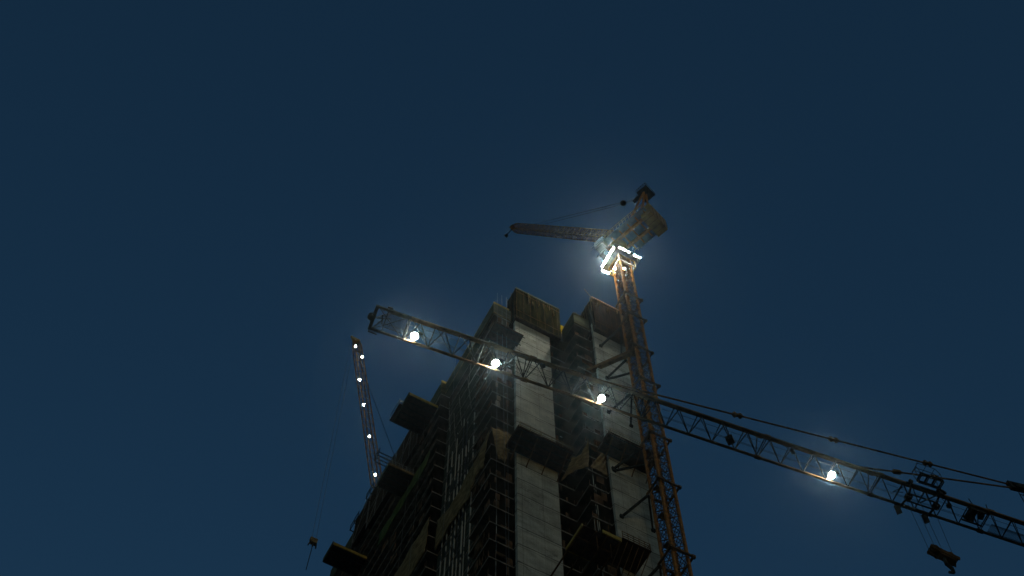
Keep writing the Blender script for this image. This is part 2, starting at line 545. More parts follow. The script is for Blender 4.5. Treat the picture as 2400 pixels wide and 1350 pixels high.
# ------------------------------------------------------------------ platforms
def cantilever(name, x0, x1, y0, y1, z, label, group, yf=None, mat=None, wall_x=None, cat="loading platform", lip=0.55, step=None, under=True):
    t = thing(name, ((x0 + x1) / 2, (y0 + y1) / 2, z), label, cat, group)
    MB().box((x0, y0, z), (x1, y1, z + .14)).build("deck", M['brown_ply'], t)
    b = MB()
    b.box((x0, y0 - .1, z - .03), (x1, y0 - .01, z + lip))
    b.build("front_board", yf or M['yellow_ply'], t)
    s_ = MB()
    s_.box((x0 - .1, y0, z - .02), (x0 - .01, y1, z + lip + .35))
    s_.build("side_board", mat or M['form'], t)
    u = MB()
    ny = max(2, int((y1 - y0) / .9))
    for i in range(ny + 1):
        y = y0 + .1 + (y1 - y0 - .2) * i / ny
        u.beam((x0, y, z - .08), (x1 + .3, y, z - .08), .09, .12)
    u.build("bearer", M['steel'], t)
    return t
G1 = "loading platforms cantilevered from the left side of the tower"
t = cantilever("loading_platform", 33.85, 38.2, 90.75, 95.7, 187.0, "highest left loading platform, dark underside with a yellow front board and a stepped outer end", G1)
MB().box((33.2, 92.6, 187.0), (33.72, 95.7, 187.14)).build("deck_extension", M['brown_ply'], t)
m = MB()
for y in (92.6, 93.0, 95.6):
    m.bar((33.3, y, 187), (33.2, y, 188.3), .05)
m.bar((33.2, 92.6, 188.2), (33.2, 95.6, 188.2), .05)
m.box((33.3, 92.55, 187.5), (33.75, 92.6, 188.1))
m.build("guard_rail", M['grey'], t)
t = cantilever("loading_platform", 34.3, 38.2, 96.25, 99.9, 176.5, "middle left loading platform beside the lowest lamp of the far crane", G1, yf=M['tarp'])
m = MB()
for i in range(9):
    x = 33.6 + i * .52
    m.bar((x, 96.1, 176.7), (x, 96.1, 177.9 + (i % 3) * .1), .035)
m.bar((33.4, 96.1, 177.7), (38.1, 96.1, 177.7), .035)
m.bar((33.4, 96.1, 177.2), (38.1, 96.1, 177.2), .035)
m.build("guard_rail", M['grey'], t)
t = cantilever("loading_platform", 33.15, 38.2, 110.8, 114.0, 176.2, "lowest left loading platform with a bright orange-yellow board, above the hanging hook", G1)
# left-bay front platform and catch platforms
m = None
t = cantilever("catch_platform", 37.9, 41.95, 72.95, 75.5, 180.9, "reddish brown platform hanging across the corner beside the left formwork box", "catch platforms on the front of the tower", yf=M['brown_ply'], mat=M['brown_ply'], lip=.25, cat="catch platform")
for nm, x0, x1, y0, y1, z, lb in (("catch_platform", 40.4, 47.4, 71.65, 74.68, 152.6, "wide dark catch platform with struts across the left pale wall, halfway down"),
                                  ("catch_platform", 50.35, 57.0, 68.15, 70.78, 154.2, "dark catch platform with yellowish rails across the right pale wall beside the mast")):
    t = cantilever(nm, x0, x1, y0, y1, z, lb, "catch platforms on the front of the tower", yf=M['brown_ply'], mat=M['brown_ply'], lip=.3, cat="catch platform")
    m = MB()
    for i in range(4):
        x = x0 + .5 + (x1 - x0 - 1) * i / 3
        m.beam((x, y0 + .2, z - .05), (x, y1, z - 2.4), .10, .14)
    m.build("brace", M['brace'], t)
    m = MB()
    for i in range(6):
        x = x0 + (x1 - x0) * i / 5
        m.bar((x, y0 - .12, z), (x, y0 - .12, z + 1.2), .03)
    for zz in (.5, 1.15):
        m.bar((x0, y0 - .12, z + zz), (x1, y0 - .12, z + zz), .04)
    m.build("guard_rail", M['tarp'], t)

# lower yellow-edged stagings between and on the walls
t = thing("staging", (47, 70, 130), "orange-yellow framed staging in the notch between the two pale walls, near the bottom", "staging")
m = MB()
m.box((45.15, 67.7, 130), (45.3, 71.0, 130.45)).box((45.15, 70.9, 130), (48.0, 71.02, 130.5)).box((47.4, 67.4, 130), (49.6, 67.52, 130.6))
m.build("yellow_edge_board", M['yellow_ply'], t)
m = MB()
m.box((45.3, 67.6, 130), (49.4, 70.9, 130.1))
m.build("deck", M['brown_ply'], t)
m = MB()
for x in (45.3, 46.7, 48.0, 49.4):
    m.beam((x, 67.5, 129.9), (x, 74.6, 129.9), .14, .18)
m.beam((45.2, 69, 129.85), (49.5, 69, 129.85), .14, .18)
m.bar((47, 68, 127.5), (47, 68, 133), .05).bar((48.7, 68.2, 127.5), (48.7, 68.2, 133.5), .05)
m.build("bearer", M['brace'], t)
t = thing("staging", (51.6, 69, 130.5), "low dark scaffold platform with rails on the face of the right pale wall", "staging")
m = MB()
m.box((49.9, 67.6, 131.2), (53.3, 70.78, 131.32))
m.build("deck", M['brown_ply'], t)
m = MB()
for i in range(6):
    x = 49.9 + i * .66
    m.bar((x, 67.6, 131.2), (x, 67.6, 132.5), .04)
    m.bar((x, 67.8, 131.2), (x, 70.7, 129.0), .05)
for zz in (131.6, 132.0, 132.4):
    m.bar((49.9, 67.6, zz), (53.2, 67.6, zz), .04)
    m.bar((53.2, 67.6, zz), (53.2, 70.5, zz), .04)
m.build("guard_rail", M['jib_paint'], t)
t = thing("staging", (55.2, 70, 128), "small dark scaffold bracket low on the right wall next to the mast", "staging")
m = MB()
m.box((53.9, 69.2, 128.2), (55.6, 70.78, 128.4))
for i in range(4):
    x = 53.9 + i * .55
    m.bar((x, 69.2, 127.2), (x, 69.2, 129.5), .06)
    m.bar((x, 69.2, 127.4), (x, 70.7, 128.9), .05)
for zz in (128.8, 129.2):
    m.bar((53.8, 69.2, zz), (55.8, 69.2, zz), .04)
m.build("bracket_frame", M['steel'], t)

# railing frames jutting beyond the left side
GR = "railing frames jutting out from the left side"
for nm, (x0, y0, x1, y1, z, n), lb in (("edge_railing", (35.4, 104.3, 38.0, 104.5, 193.4, 4), "upper railing frame jutting into the sky above the middle left platform"),
                             ("edge_railing", (36.6, 108.2, 38.0, 109.0, 190.4, 3), "railing frame below the lowest lamp of the far crane"),
                             ("edge_railing", (36.9, 113.6, 38.0, 114.9, 190.4, 3), "lower small railing frame of short rungs on the left edge")):
    t = thing(nm, (x0, y0, z), lb, "railing", GR)
    m = MB()
    m.bar((x0, y0, z), (x0, y1 + 1.5, z), .07)
    m.bar((x0, y0, z + 1.1), (x0, y1 + 1.5, z + 1.1), .07)
    for i in range(n):
        y = y0 + (y1 + 1.5 - y0) * i / (n - 1)
        m.bar((x0, y, z - .1), (x0, y, z + 1.3), .06)
        m.bar((x0, y, z), (38.3, y, z), .09)
    m.build("rail", M['steel'], t)

# ------------------------------------------------------------------ debris sheets
def sheet(name, P, label, mat, nu=26, nv=14, bulge=.25, sag=(0, 0), hole=None, seed=1, group=None):
    """P = four corners (top a, top b, bottom b, bottom a); it bellies outwards and may sag along top and bottom"""
    rr = random.Random(seed)
    a, b, c, d = map(Vector, P)
    nrm = (b - a).cross(d - a).normalized()
    if nrm.dot(Vector((-1, -1, -.3))) < 0:
        nrm = -nrm
    m = MB()
    G = []
    ph = rr.random() * 6
    for i in range(nu + 1):
        row = []
        for j in range(nv + 1):
            u, v = i / nu, j / nv
            p = a.lerp(b, u).lerp(d.lerp(c, u), v)
            s_ = math.sin(math.pi * u)
            p = p - Vector((0, 0, 1)) * (sag[0] * s_ * (1 - v) - sag[1] * s_ * v)
            p = p + nrm * (bulge * math.sin(math.pi * u) * math.sin(math.pi * v) + .05 * math.sin(u * 19 + v * 5 + ph) + .03 * math.sin(v * 23 + u * 7))
            row.append(m.bm.verts.new(p))
        G.append(row)
    for i in range(nu):
        for j in range(nv):
            m.bm.faces.new((G[i][j], G[i + 1][j], G[i + 1][j + 1], G[i][j + 1]))
    o = m.build(name, mat, None, loc=tuple((a + b + c + d) / 4), smooth=True)
    sol = o.modifiers.new("s", 'SOLIDIFY')
    sol.thickness = 0.02
    return tag(o, label, "debris sheet", group or "tan debris sheets wrapped round the tower")
zt, zb = 157.0, 150.3
sheet("debris_sheet", ((X0 - .15, Y0 + .1, zt), (X0 - .15, 80.5, zt - 2.2), (X0 - .15, 80.5, zb - 1.4), (X0 - .15, Y0 + 1.6, zb + .2)), "tan sheet on the left face of the nearest corner, below a long slab edge", M['tarp'], seed=2, sag=(.3, 1.2))
sheet("debris_sheet", ((X0 - .1, Y0 - .15, zt + .1), (41.8, Y0 - .15, zt + .9), (40.6, Y0 - .15, zb + .1), (X0 + .9, Y0 - .15, zb + .3)), "tan sheet bellying across the front of the nearest corner bay, left of the pale wall", M['tarp'], seed=3, bulge=.5, sag=(-.1, .3))
sheet("debris_sheet", ((49.6, 71.4, 157.4), (49.2, 74.5, 157.5), (47.2, 74.4, 150.2), (49.2, 71.4, 150.6)), "large olive sheet in the notch between the two pale walls, left of a dark gap", M['tarp'], seed=4, sag=(1.2, .6), bulge=.1)
sheet("debris_sheet", ((51.5, 71.3, 156.2), (51.6, 71.35, 153.5), (51.6, 71.35, 150.4), (49.35, 71.3, 150.6)), "small tan sheet right of the dark gap, beside the right pale wall", M['tarp'], seed=5, bulge=.1)
sheet("debris_sheet", ((39.1, 81.0, 157.0), (39.0, 89.7, 157.0), (39.0, 89.7, 150.3), (39.1, 81.0, 150.3)), "long brown sheet over the pipe recess of the left side", M['tarp'], seed=6, sag=(1.5, .5))
sheet("debris_sheet", ((38.0, 89.6, 157.0), (38.0, 104, 157.0), (38.0, 104, 150.6), (38.0, 90.2, 150.4)), "wide tan sheet on the far left bay near the bottom of the picture", M['tarp'], seed=8, nu=50)
sheet("debris_sheet", ((38.0, 91.5, 176.3), (38.0, 106.5, 176.3), (38.0, 106.5, 173.4), (38.0, 92.2, 173.4)), "narrow green sheet running along the left side under the middle platform", M['tarp_green'], seed=9, nu=50, bulge=.1, group="green debris sheets")
# dark protection screens standing proud of the far left floors
GS = "dark protection screens on the far left side"
for i, (y0, y1, z0, z1, xo, lb) in enumerate(((95.9, 103.2, 184.5, 193.9, 37.7, "dark protection screen just below the highest loading platform"),
                                          (103.4, 111.2, 184.0, 193.6, 37.55, "dark protection screen between the middle platform and the railings"),
                                          (111.4, 116.2, 186.0, 193.2, 37.5, "short dark protection screen ending in a small box on the left edge"))):
    t = thing("protection_screen", (xo, y0, z0), lb, "protection screen", GS)
    MB().box((xo, y0, z0), (xo + .08, y1, z1)).build("panel", M['net_brown'], t)
    m = MB()
    n = int((y1 - y0) / 2.4)
    for q in range(n + 1):
        y = y0 + (y1 - y0) * q / n
        m.bar((xo - .03, y, z0 - .2), (xo - .03, y, z1 + .2), .03)
    for zz in (z0 + .3, (z0 + z1) / 2, z1 - .2):
        m.bar((xo - .04, y0, zz), (xo - .04, y1, zz), .025)
    m.bar((xo - .14, y0 + .4, z1 - .2), (xo - .14, y1 - .6, z0 + .3), .035)
    m.build("frame", M['grey'], t)
    m = MB()
    for zz in (z0 + .2, z1 - 1):
        m.box((xo + .08, y0 + .1, zz), (38.2, y1 - .1, zz + .1))
    m.build("walkway", M['brown_ply'], t)

# ------------------------------------------------------------------ ropes on the face
GRp = "thin suspension ropes hanging down the front"
for (xt, xb, y, r_, lb) in ((39.24, 40.13, 74.0, .022, "pale suspension rope leaning across the nearest corner bay"),
                            (39.95, 40.36, 74.0, .022, "suspension rope closest to the left pale wall"),
                            (38.55, 38.9, 74.0, .018, "suspension rope hanging right at the nearest corner")):
    o = MB().bar((xt, y, 193.6), (xb - (xt - xb) * -.15 * 0, y, 118), r_, 6).build("suspension_rope", M['rope'], None, loc=(xt, y, 118))
    tag(o, lb, "rope", GRp)
for (y, lb) in ((84.5, "suspension rope in front of the pipe recess on the left side"), (93.5, "suspension rope on the far left bay"), (97.0, "suspension rope furthest along the left side")):
    o = MB().bar((37.6, y, 192.5), (37.6, y, 118), .018, 6).build("suspension_rope", M['rope'], None, loc=(37.6, y, 118))
    tag(o, lb, "rope", "thin suspension ropes down the left side")

# ------------------------------------------------------------------ floodlights
def lens(m, c, n, r, seg=16):
    n = Vector(n).normalized()
    a = n.orthogonal().normalized()
    b = n.cross(a)
    vs = [m.bm.verts.new(Vector(c) + (a * math.cos(2 * math.pi * i / seg) + b * math.sin(2 * math.pi * i / seg)) * r) for i in range(seg)]
    m.bm.faces.new(vs)
    back = [m.bm.verts.new(v.co - n * 0.02) for v in vs]
    m.bm.faces.new(back[::-1])
    for i in range(seg):
        j = (i + 1) % seg
        m.bm.faces.new((vs[i], vs[j], back[j], back[i]))
def floodlight(root, c, n, r, lampmat, stem=None, hood=0):
    n = Vector(n).normalized()
    c = Vector(c)
    h = MB()
    h.bar(c - n * .04, c - n * (.04 + r * .9), r * 1.12, 16, r * .6)
    if hood:  # hood added to narrow the beam and block spill onto nearby members
        a = n.orthogonal().normalized()
        b = n.cross(a)
        for i in range(16):
            t0, t1 = 2 * math.pi * i / 16, 2 * math.pi * (i + 1) / 16
            e0, e1 = a * math.cos(t0) + b * math.sin(t0), a * math.cos(t1) + b * math.sin(t1)
            q = [h.bm.verts.new(p) for p in (c - n * .05 + e0 * r * 1.1, c - n * .05 + e1 * r * 1.1, c + n * hood + e1 * r * 1.25, c + n * hood + e0 * r * 1.25)]
            h.bm.faces.new(q)
    if stem is not None:
        h.bar(c - n * (.04 + r * .5), stem, .03)
    hs = h.build("floodlight", M['steel'], root)
    m = MB()
    lens(m, c, n, r)
    sub(m, "lens", lampmat, hs, root)
    return hs

# ------------------------------------------------------------------ orange tower crane tied to the building
MX, MY, MW = 54.9, 66.3, 1.8
cx, cy = MX + MW / 2, MY + MW / 2
crane = thing("tower_crane", (cx, cy, 0), "orange luffing crane tied to the tower, a square of white floodlights under its cab", "tower crane")
SEC = 5.7
def mast_section(z0):
    chords = MB()
    for i, j in ((0, 0), (1, 0), (1, 1), (0, 1)):
        x, y = MX + i * MW, MY + j * MW
        chords.box((x - .14, y - .14, z0), (x + .14, y + .14, z0 + SEC))
    br = MB()
    n = 3
    h = SEC / n
    P = [(MX, MY), (MX + MW, MY), (MX + MW, MY + MW), (MX, MY + MW)]
    for k in range(n):
        a, b = z0 + k * h, z0 + (k + 1) * h
        for q in range(4):
            (x0, y0), (x1, y1) = P[q], P[(q + 1) % 4]
            br.bar((x0, y0, a), (x1, y1, b), .05)
            br.bar((x1, y1, a), (x0, y0, b), .05)
            br.bar((x0, y0, a), (x1, y1, a), .04)
    # ladder and rest landing inside
    lx, ly = MX + .5, MY + 1.2
    br.bar((lx, ly, z0), (lx, ly, z0 + SEC), .03).bar((lx + .4, ly, z0), (lx + .4, ly, z0 + SEC), .03)
    for i in range(14):
        br.bar((lx, ly, z0 + .2 + i * .4), (lx + .4, ly, z0 + .2 + i * .4), .018)
    return chords, br
a_, b_ = mast_section(0)
ms = a_.build("mast_section", M['orange'], crane)
mb_ = sub(b_, "bracing", M['brace'], ms, crane)
lp = MB()
lp.box((MX + .15, MY + .9, 2.6), (MX + 1.0, MY + 1.65, 2.66))
ml_ = sub(lp, "landing", M['jib_paint'], ms, crane)
NSEC = 37
for i in range(1, NSEC):
    c = ms.copy(); col.objects.link(c); c.parent = crane; c.location.z = i * SEC
    for ch in (mb_, ml_):
        d = ch.copy(); col.objects.link(d); d.parent = c
ZT = NSEC * SEC     # 210.9
# tie collars
def collar(z, ext=.42, r=.13):
    m = MB()
    a, b, c2, d2 = MX - ext, MX + MW + ext, MY - ext, MY + MW + ext
    m.beam((a, c2, z), (b, c2, z), .2, .26).beam((a, d2, z), (b, d2, z), .2, .26)
    m.beam((a, c2 + .1, z), (a, d2 - .1, z), .2, .26).beam((b, c2 + .1, z), (b, d2 - .1, z), .2, .26)
    for x in (a, b):
        m.box((x - .2, c2 - .15, z - .22), (x + .2, c2 + .15, z + .2))
    return m.build("tie_collar", M['jib_paint'], crane)
for z in (195.0, 188.1, 178.0, 168.6, 154.7, 144.3, 130.7, 117, 100, 80, 60, 40, 20):
    collar(z)
LC = (MX - .25, MY + MW + .25)
for (z, w1, w2) in ((188.1, (52.6, 184.5), (55.9, 184.9)), (178.0, (52.9, 175.2), (52.95, 175.0)), (168.6, (52.44, 165.4), (55.6, 164.7)),
                    (154.7, (52.13, 151.5), (52.2, 151.2)), (144.3, (52.4, 141.5), (56.4, 141.7)), (130.7, (52.6, 127.2), (56.2, 127.6))):
    for q, (wx, wz) in enumerate((w1, w2)):
        st = (LC[0], LC[1], z) if q == 0 or abs(w1[0] - w2[0]) > 1 else (MX + .3, MY + MW + .4, z - 3.0)
        m = MB()
        m.beam(st, (wx, 70.78, wz), .22, .26)
        m.box((wx - .22, 70.55, wz - .25), (wx + .22, 70.79, wz + .25))
        m.build("tie_strut", M['steel'], crane)
m = MB()
m.beam((49.9, 73.6, 177.6), (54.6, 67.0, 177.7), .55, .8)
tb = m.build("tie_beam", M['jib_paint'], crane)

# ring platform with lamps
RZ = 210.0
m = MB()
q = 2.15
for (a, b) in (((cx - q, cy - 1.95), (cx + q, cy - 1.95)), ((cx + q, cy - 1.95), (cx + q, cy + 2.25)), ((cx + q, cy + 2.25), (cx - q, cy + 2.25)), ((cx - q, cy + 2.25), (cx - q, cy - 1.95))):
    m.beam((*a, RZ), (*b, RZ), .14, .25)
m.box((cx - q + .1, cy - 1.85, RZ + .02), (cx + q - .1, cy - 1.15, RZ + .08))
m.box((cx - q + .1, cy + 1.15, RZ + .02), (cx + q - .1, cy + 2.15, RZ + .08))
m.box((cx - q + .1, cy - 1.15, RZ + .02), (cx - 1.15, cy + 1.15, RZ + .08))
m.box((cx + 1.15, cy - 1.15, RZ + .02), (cx + q - .1, cy + 1.15, RZ + .08))
ring = m.build("ring_platform", M['grey'], crane)
m = MB()
for z in (RZ + .6, RZ + 1.15):
    for (a, b) in (((cx - q, cy - 1.95), (cx + q, cy - 1.95)), ((cx + q, cy - 1.95), (cx + q, cy + 2.25)), ((cx + q, cy + 2.25), (cx - q, cy + 2.25)), ((cx - q, cy + 2.25), (cx - q, cy - 1.95))):
        m.bar((*a, z), (*b, z), .03)
sub(m, "guard_rail", M['grey'], ring, crane)
def lampset(pts, n, mt='lamp_ring'):
    for p in pts:
        q_ = random.uniform(.1, .135)
        floodlight(crane, p + Vector((0, 0, random.uniform(-.05, .05))) if isinstance(p, Vector) else Vector(p) + Vector((random.uniform(-.04, .04), random.uniform(-.04, .04), random.uniform(-.05, .05))), n, q_, M[mt], (p[0], p[1], RZ), hood=.06)
lampset([(cx - 1.95 + i * .49, cy - 2.12, RZ - .25) for i in range(9) if i not in (0, 5)], (-.1, -.55, -.8))
lampset([(cx - q - .15, cy - 1.6 + i * .47, RZ - .25) for i in range(8)], (-.55, -.1, -.8), 'lamp_ring_west')
lampset([(cx - q + .35 + i * .42, cy + 2.3, RZ - .25) for i in range(3)], (-.2, -.3, -.9))
floodlight(crane, (MX - .2, MY + 1.2, 207.2), (-.6, -.3, -.7), .13, M['lamp_ring'], (MX, MY + 1.2, 207.4))
floodlight(crane, (MX + .35, MY - .2, 204.9), (-.3, -.6, -.7), .13, M['lamp_ring'], (MX + .35, MY, 205.1))
# lower service collar, square skirt
m = MB()
q2, z2 = 1.4, 206.9
for (a, b) in (((cx - q2, cy - q2), (cx + q2, cy - q2)), ((cx + q2, cy - q2), (cx + q2, cy + q2)), ((cx + q2, cy + q2), (cx - q2, cy + q2)), ((cx - q2, cy + q2), (cx - q2, cy - q2))):
    m.beam((*a, z2), (*b, z2), .14, .2)
    m.beam((*a, z2 + 2.2), (*b, z2 + 2.2), .14, .2)
for sx, sy in ((-1, -1), (1, -1), (1, 1), (-1, 1)):
    m.bar((cx + sx * q2, cy + sy * q2, z2), (cx + sx * q2, cy + sy * q2, z2 + 2.4), .08)
m.build("climbing_frame", M['crane_yellow'], crane)
# slewing column
m = MB()
m.bar((cx, cy, ZT - .1), (cx, cy, 216.3), 1.15, 20, 1.35)
m.build("slewing_column", M['crane_yellow'], crane)
# rotating deck: local axes A (towards counterweight), B (to its right)
A = Vector((.325, -.946, 0)).normalized()
B = Vector((.946, .325, 0)).normalized()
C0 = Vector((cx, cy, 0))
def L3(a, b, z):
    return C0 + A * a + B * b + Vector((0, 0, z))
def lbox(m, a0, a1, b0, b1, z0, z1):
    v = [m.bm.verts.new(L3(*p)) for p in ((a0, b0, z0), (a1, b0, z0), (a1, b1, z0), (a0, b1, z0), (a0, b0, z1), (a1, b0, z1), (a1, b1, z1), (a0, b1, z1))]
    for f in ((0, 3, 2, 1), (4, 5, 6, 7), (0, 1, 5, 4), (1, 2, 6, 5), (2, 3, 7, 6), (3, 0, 4, 7)):
        m.bm.faces.new([v[i] for i in f])
    return m
m = MB()
for b in (-1.0, .9):
    lbox(m, -1.5, 7.2, b - .18, b + .18, 215.9, 216.6)
for a in (-1.4, .2, 1.8, 3.4, 5.0, 6.6):
    lbox(m, a, a + .18, -2.0, 2.0, 216.0, 216.35)
dk = m.build("deck_frame", M['orange'], crane)
m = MB()
lbox(m, 2.2, 7.1, 1.1, 2.45, 216.55, 216.65)
lbox(m, -1.5, 7.1, -.8, .7, 216.65, 216.72)
lbox(m, -1.2, 7.1, -2.35, -1.2, 216.55, 216.65)
m.build("deck_plate", M['bluegrey'], crane)
m = MB()
lbox(m, 2.3, 6.6, 1.3, 2.5, 216.7, 218.9)
m.build("machine_house", M['steel'], crane)
m = MB()
lbox(m, 1.0, 4.8, -1.2, .6, 216.8, 218.6)
m.bar(L3(2.2, -.9, 219), L3(2.2, .8, 219), .7, 14)
m.build("winch", M['steel'], crane)
m = MB()
lbox(m, 5.9, 7.75, -1.6, 2.35, 214.9, 218.7)
cw = m.build("counterweight", M['crane_yellow'], crane)
m = MB()
for b in (-1.0, -.1, .8, 1.6):
    lbox(m, 5.84, 7.80, b, b + .05, 214.85, 218.75)
sub(m, "slab_joint", M['jib_paint'], cw, crane)
m = MB()
for i in range(13):
    a = -1.2 + i * .6
    m.bar(L3(a, -2.45, 216.5), L3(a, -2.55, 217.9), .035)
m.bar(L3(-1.2, -2.55, 217.8), L3(6.2, -2.55, 217.8), .04).bar(L3(-1.2, -2.5, 217.2), L3(6.2, -2.5, 217.2), .03)
for i in range(9):
    a = 1.2 + i * .7
    m.bar(L3(a, 2.5, 216.5), L3(a, 2.55, 217.7), .03)
m.bar(L3(1.2, 2.55, 217.7), L3(7, 2.55, 217.7), .035)
m.build("guard_rail", M['crane_yellow'], crane)
# cab hung at the front left
m = MB()
lbox(m, -2.6, -.9, -2.6, -1.35, 215.6, 217.7)
cb = m.build("cab", M['white'], crane)
m = MB()
lbox(m, -2.64, -1.2, -2.4, -1.5, 215.54, 215.6)
lbox(m, -2.65, -2.6, -2.45, -1.5, 215.9, 217.4)
lbox(m, -2.4, -1.1, -2.66, -2.6, 216.2, 217.4)
sub(m, "window", M['bluegrey'], cb, crane)
m = MB()
lbox(m, -3.3, -.7, -1.3, -1.2, 215.4, 215.55)
lbox(m, -2.9, -2.2, -1.1, .5, 215.7, 215.8)
m.bar(L3(-3.2, -2.7, 215.5), L3(-.8, -2.7, 215.5), .05).bar(L3(-3.2, -2.7, 216.5), L3(-.8, -2.7, 216.5), .04)
m.build("cab_walkway", M['grey'], crane)
# A-frame and its top platform
m = MB()
for b in (-.9, .9):
    m.beam(L3(1.6, b, 216.6), L3(6.6, b * .3, 228.3), .22, .28)
    m.beam(L3(5.9, b, 218.7), L3(6.7, b * .3, 228.3), .20, .24)
    m.bar(L3(4.4, b * .62, 223.2), L3(6.3, b * .6, 223.4), .08)
m.bar(L3(4.4, -.55, 223.2), L3(4.4, .55, 223.2), .08)
m.bar(L3(3.0, -.7, 220), L3(3.0, .7, 220), .08)
m.build("a_frame", M['orange'], crane)
m = MB()
lbox(m, 5.7, 7.7, -1.0, 1.3, 228.2, 228.35)
lbox(m, 4.3, 5.7, -.35, .2, 228.3, 228.5)
for i in range(6):
    a = 5.7 + i * .4
    m.bar(L3(a, -1.0, 228.3), L3(a, -1.0, 229.4), .05).bar(L3(a, 1.3, 228.3), L3(a, 1.3, 229.4), .05)
m.bar(L3(5.7, -1, 229.3), L3(7.7, -1, 229.3), .05).bar(L3(5.7, 1.3, 229.3), L3(7.7, 1.3, 229.3), .05).bar(L3(7.7, -1, 229.3), L3(7.7, 1.3, 229.3), .05)
m.bar(L3(6.3, -.5, 228.9), L3(6.3, .7, 228.9), .38, 14)
m.bar(L3(5.2, -.3, 228.9), L3(5.2, .3, 228.9), .3, 14)
m.build("sheave_platform", M['steel'], crane)
# luffing jib
JP, JT = L3(-.2, 0, 220.9), L3(-21.8, 0, 263.0)
def lattice(m, P, T, side, w0, w1, d0, d1, npan, rc, rb, square=True):
    """four-chord lattice boom with tapering ends"""
    P, T = Vector(P), Vector(T)
    ax = (T - P).normalized()
    sd_ = Vector(side).normalized()
    up = sd_.cross(ax).normalized()
    if up.z < 0:
        up = -up
    rings = []
    for i in range(npan + 1):
        t = i / npan
        tp = min(1, t / .05 + .5) * min(1, (1 - t) / .07 + .5)
        c = P.lerp(T, t)
        wd = (w0 + (w1 - w0) * t) * tp / 2
        dp = (d0 + (d1 - d0) * t) * tp / 2
        rings.append([c + sd_ * wd - up * dp, c - sd_ * wd - up * dp, c - sd_ * wd + up * dp, c + sd_ * wd + up * dp])
    for i in range(npan):
        for q in range(4):
            m.bar(rings[i][q], rings[i + 1][q], rc)
            a, b = (q, (q + 1) % 4) if i % 2 else ((q + 1) % 4, q)
            m.bar(rings[i][a], rings[i + 1][b], rb)
            m.bar(rings[i][q], rings[i][(q + 1) % 4], rb)
m = MB()
lattice(m, JP, JT, B, 1.35, 1.2, 1.5, 1.3, 40, .085, .045)
jb = m.build("jib", M['dull_orange'], crane)
m = MB()
m.bar(JT + B * -.5, JT + B * .5, .45, 12)
m.bar(JT + Vector((0, 0, -.3)), JT - A * 1.6 + Vector((0, 0, -1.2)), .08)
m.bar(JT - A * 1.6 + Vector((0, 0, -1.2)) - B * .3, JT - A * 1.6 + Vector((0, 0, -1.2)) + B * .3, .3, 10)
for t in (.3, .62):
    p = JP.lerp(JT, t)
m.bar(JP.lerp(JT, .2), JP.lerp(JT, .2) + Vector((-.6, .4, 2.6)), .05)
m.build("jib_head_sheave", M['steel'], crane)
m = MB()
pt = L3(-20.2, 0, 259.5)
bk = L3(2.4, 0, 231.6)
m.bar(pt + B * .3, bk + B * .2, .035, 6).bar(pt - B * .3, bk - B * .2, .035, 6)
m.bar(bk, L3(5.4, 0, 228.9), .04, 6).bar(bk + B * .2, L3(5.4, .2, 228.9), .04, 6)
m.ball(bk, .55, 1, 1, .8)
m.build("luffing_rope", M['steel'], crane)

# ------------------------------------------------------------------ far luffing crane behind the tower
SC = 131 / 118
far = thing("tower_crane", (46.5, 132.5, 0), "distant orange crane jib rising left of the tower with a line of small white lamps", "tower crane")
T0 = Vector((35.75, 131, 281.2)); P0 = Vector((45.2, 131, 230.0))
m = MB()
lattice(m, P0, T0, (.9, 0, .17), 1.7, 1.5, 1.2, 1.1, 30, .11, .03)
fj = m.build("jib", M['dull_orange'], far)
m = MB()
m.bar(T0 - Vector((.7, 0, 0)), T0 + Vector((.7, 0, 0)), .55, 12)
m.bar(T0 + Vector((-.5, 0, -.4)), T0 + Vector((-1.1, 0, .9)), .3)
for sx in (-.75, .75):
    m.bar(T0 + Vector((sx, 0, 0)), T0 + Vector((sx + .6, -.2, -4.2)), .13)
m.bar(T0 + Vector((-.1, 0, -4.2)), T0 + Vector((1.5, 0, -4.2)), .10)
m.build("jib_head", M['crane_yellow'], far)
m = MB()
for i in range(40):
    z0 = i * SEC
for a, b in ((0, 0), (1.8, 0), (1.8, 1.8), (0, 1.8)):
    m.box((45.6 + a - .1, 131.6 + b - .1, 0), (45.6 + a + .1, 131.6 + b + .1, 228))
for i in range(114):
    a, b = i * 2.0, i * 2.0 + 2.0
    Pq = [(45.6, 131.6), (47.4, 131.6), (47.4, 133.4), (45.6, 133.4)]
    for qd in range(4):
        (x0, y0), (x1, y1) = Pq[qd], Pq[(qd + 1) % 4]
        m.bar((x0, y0, a), (x1, y1, b), .05)
        m.bar((x0, y0, a), (x1, y1, a), .05)
m.build("mast", M['orange'], far)
m = MB()
m.box((44.4, 130.4, 227.9), (53.5, 134.6, 229.3))
m.box((50.5, 130.6, 229.3), (53.4, 134.4, 232))
m.beam((45.5, 131.4, 229.3), (50.5, 132.4, 239), .25, .25).beam((45.5, 133.4, 229.3), (50.5, 132.6, 239), .25, .25).beam((52.5, 132.5, 229.3), (50.5, 132.5, 239), .25, .25)
m.build("machinery_deck", M['bluegrey'], far)
m = MB()
m.bar((50.5, 132.5, 239), (36.6, 131, 275.5), .05, 6)
m.build("luffing_rope", M['steel'], far)
jd = (T0 - P0)
for p in ((35.6, 129.9, 276.4), (37.4, 129.9, 273.3), (37.8, 129.9, 263.5), (39.5, 129.9, 254.7), (41.7, 129.9, 244.2), (44.0, 129.9, 232.3)):
    t = (p[2] - P0.z) / jd.z
    floodlight(far, p, (-.2, -.6, -1.4), .17, M['lamp_far'], P0 + jd * t, hood=.2)

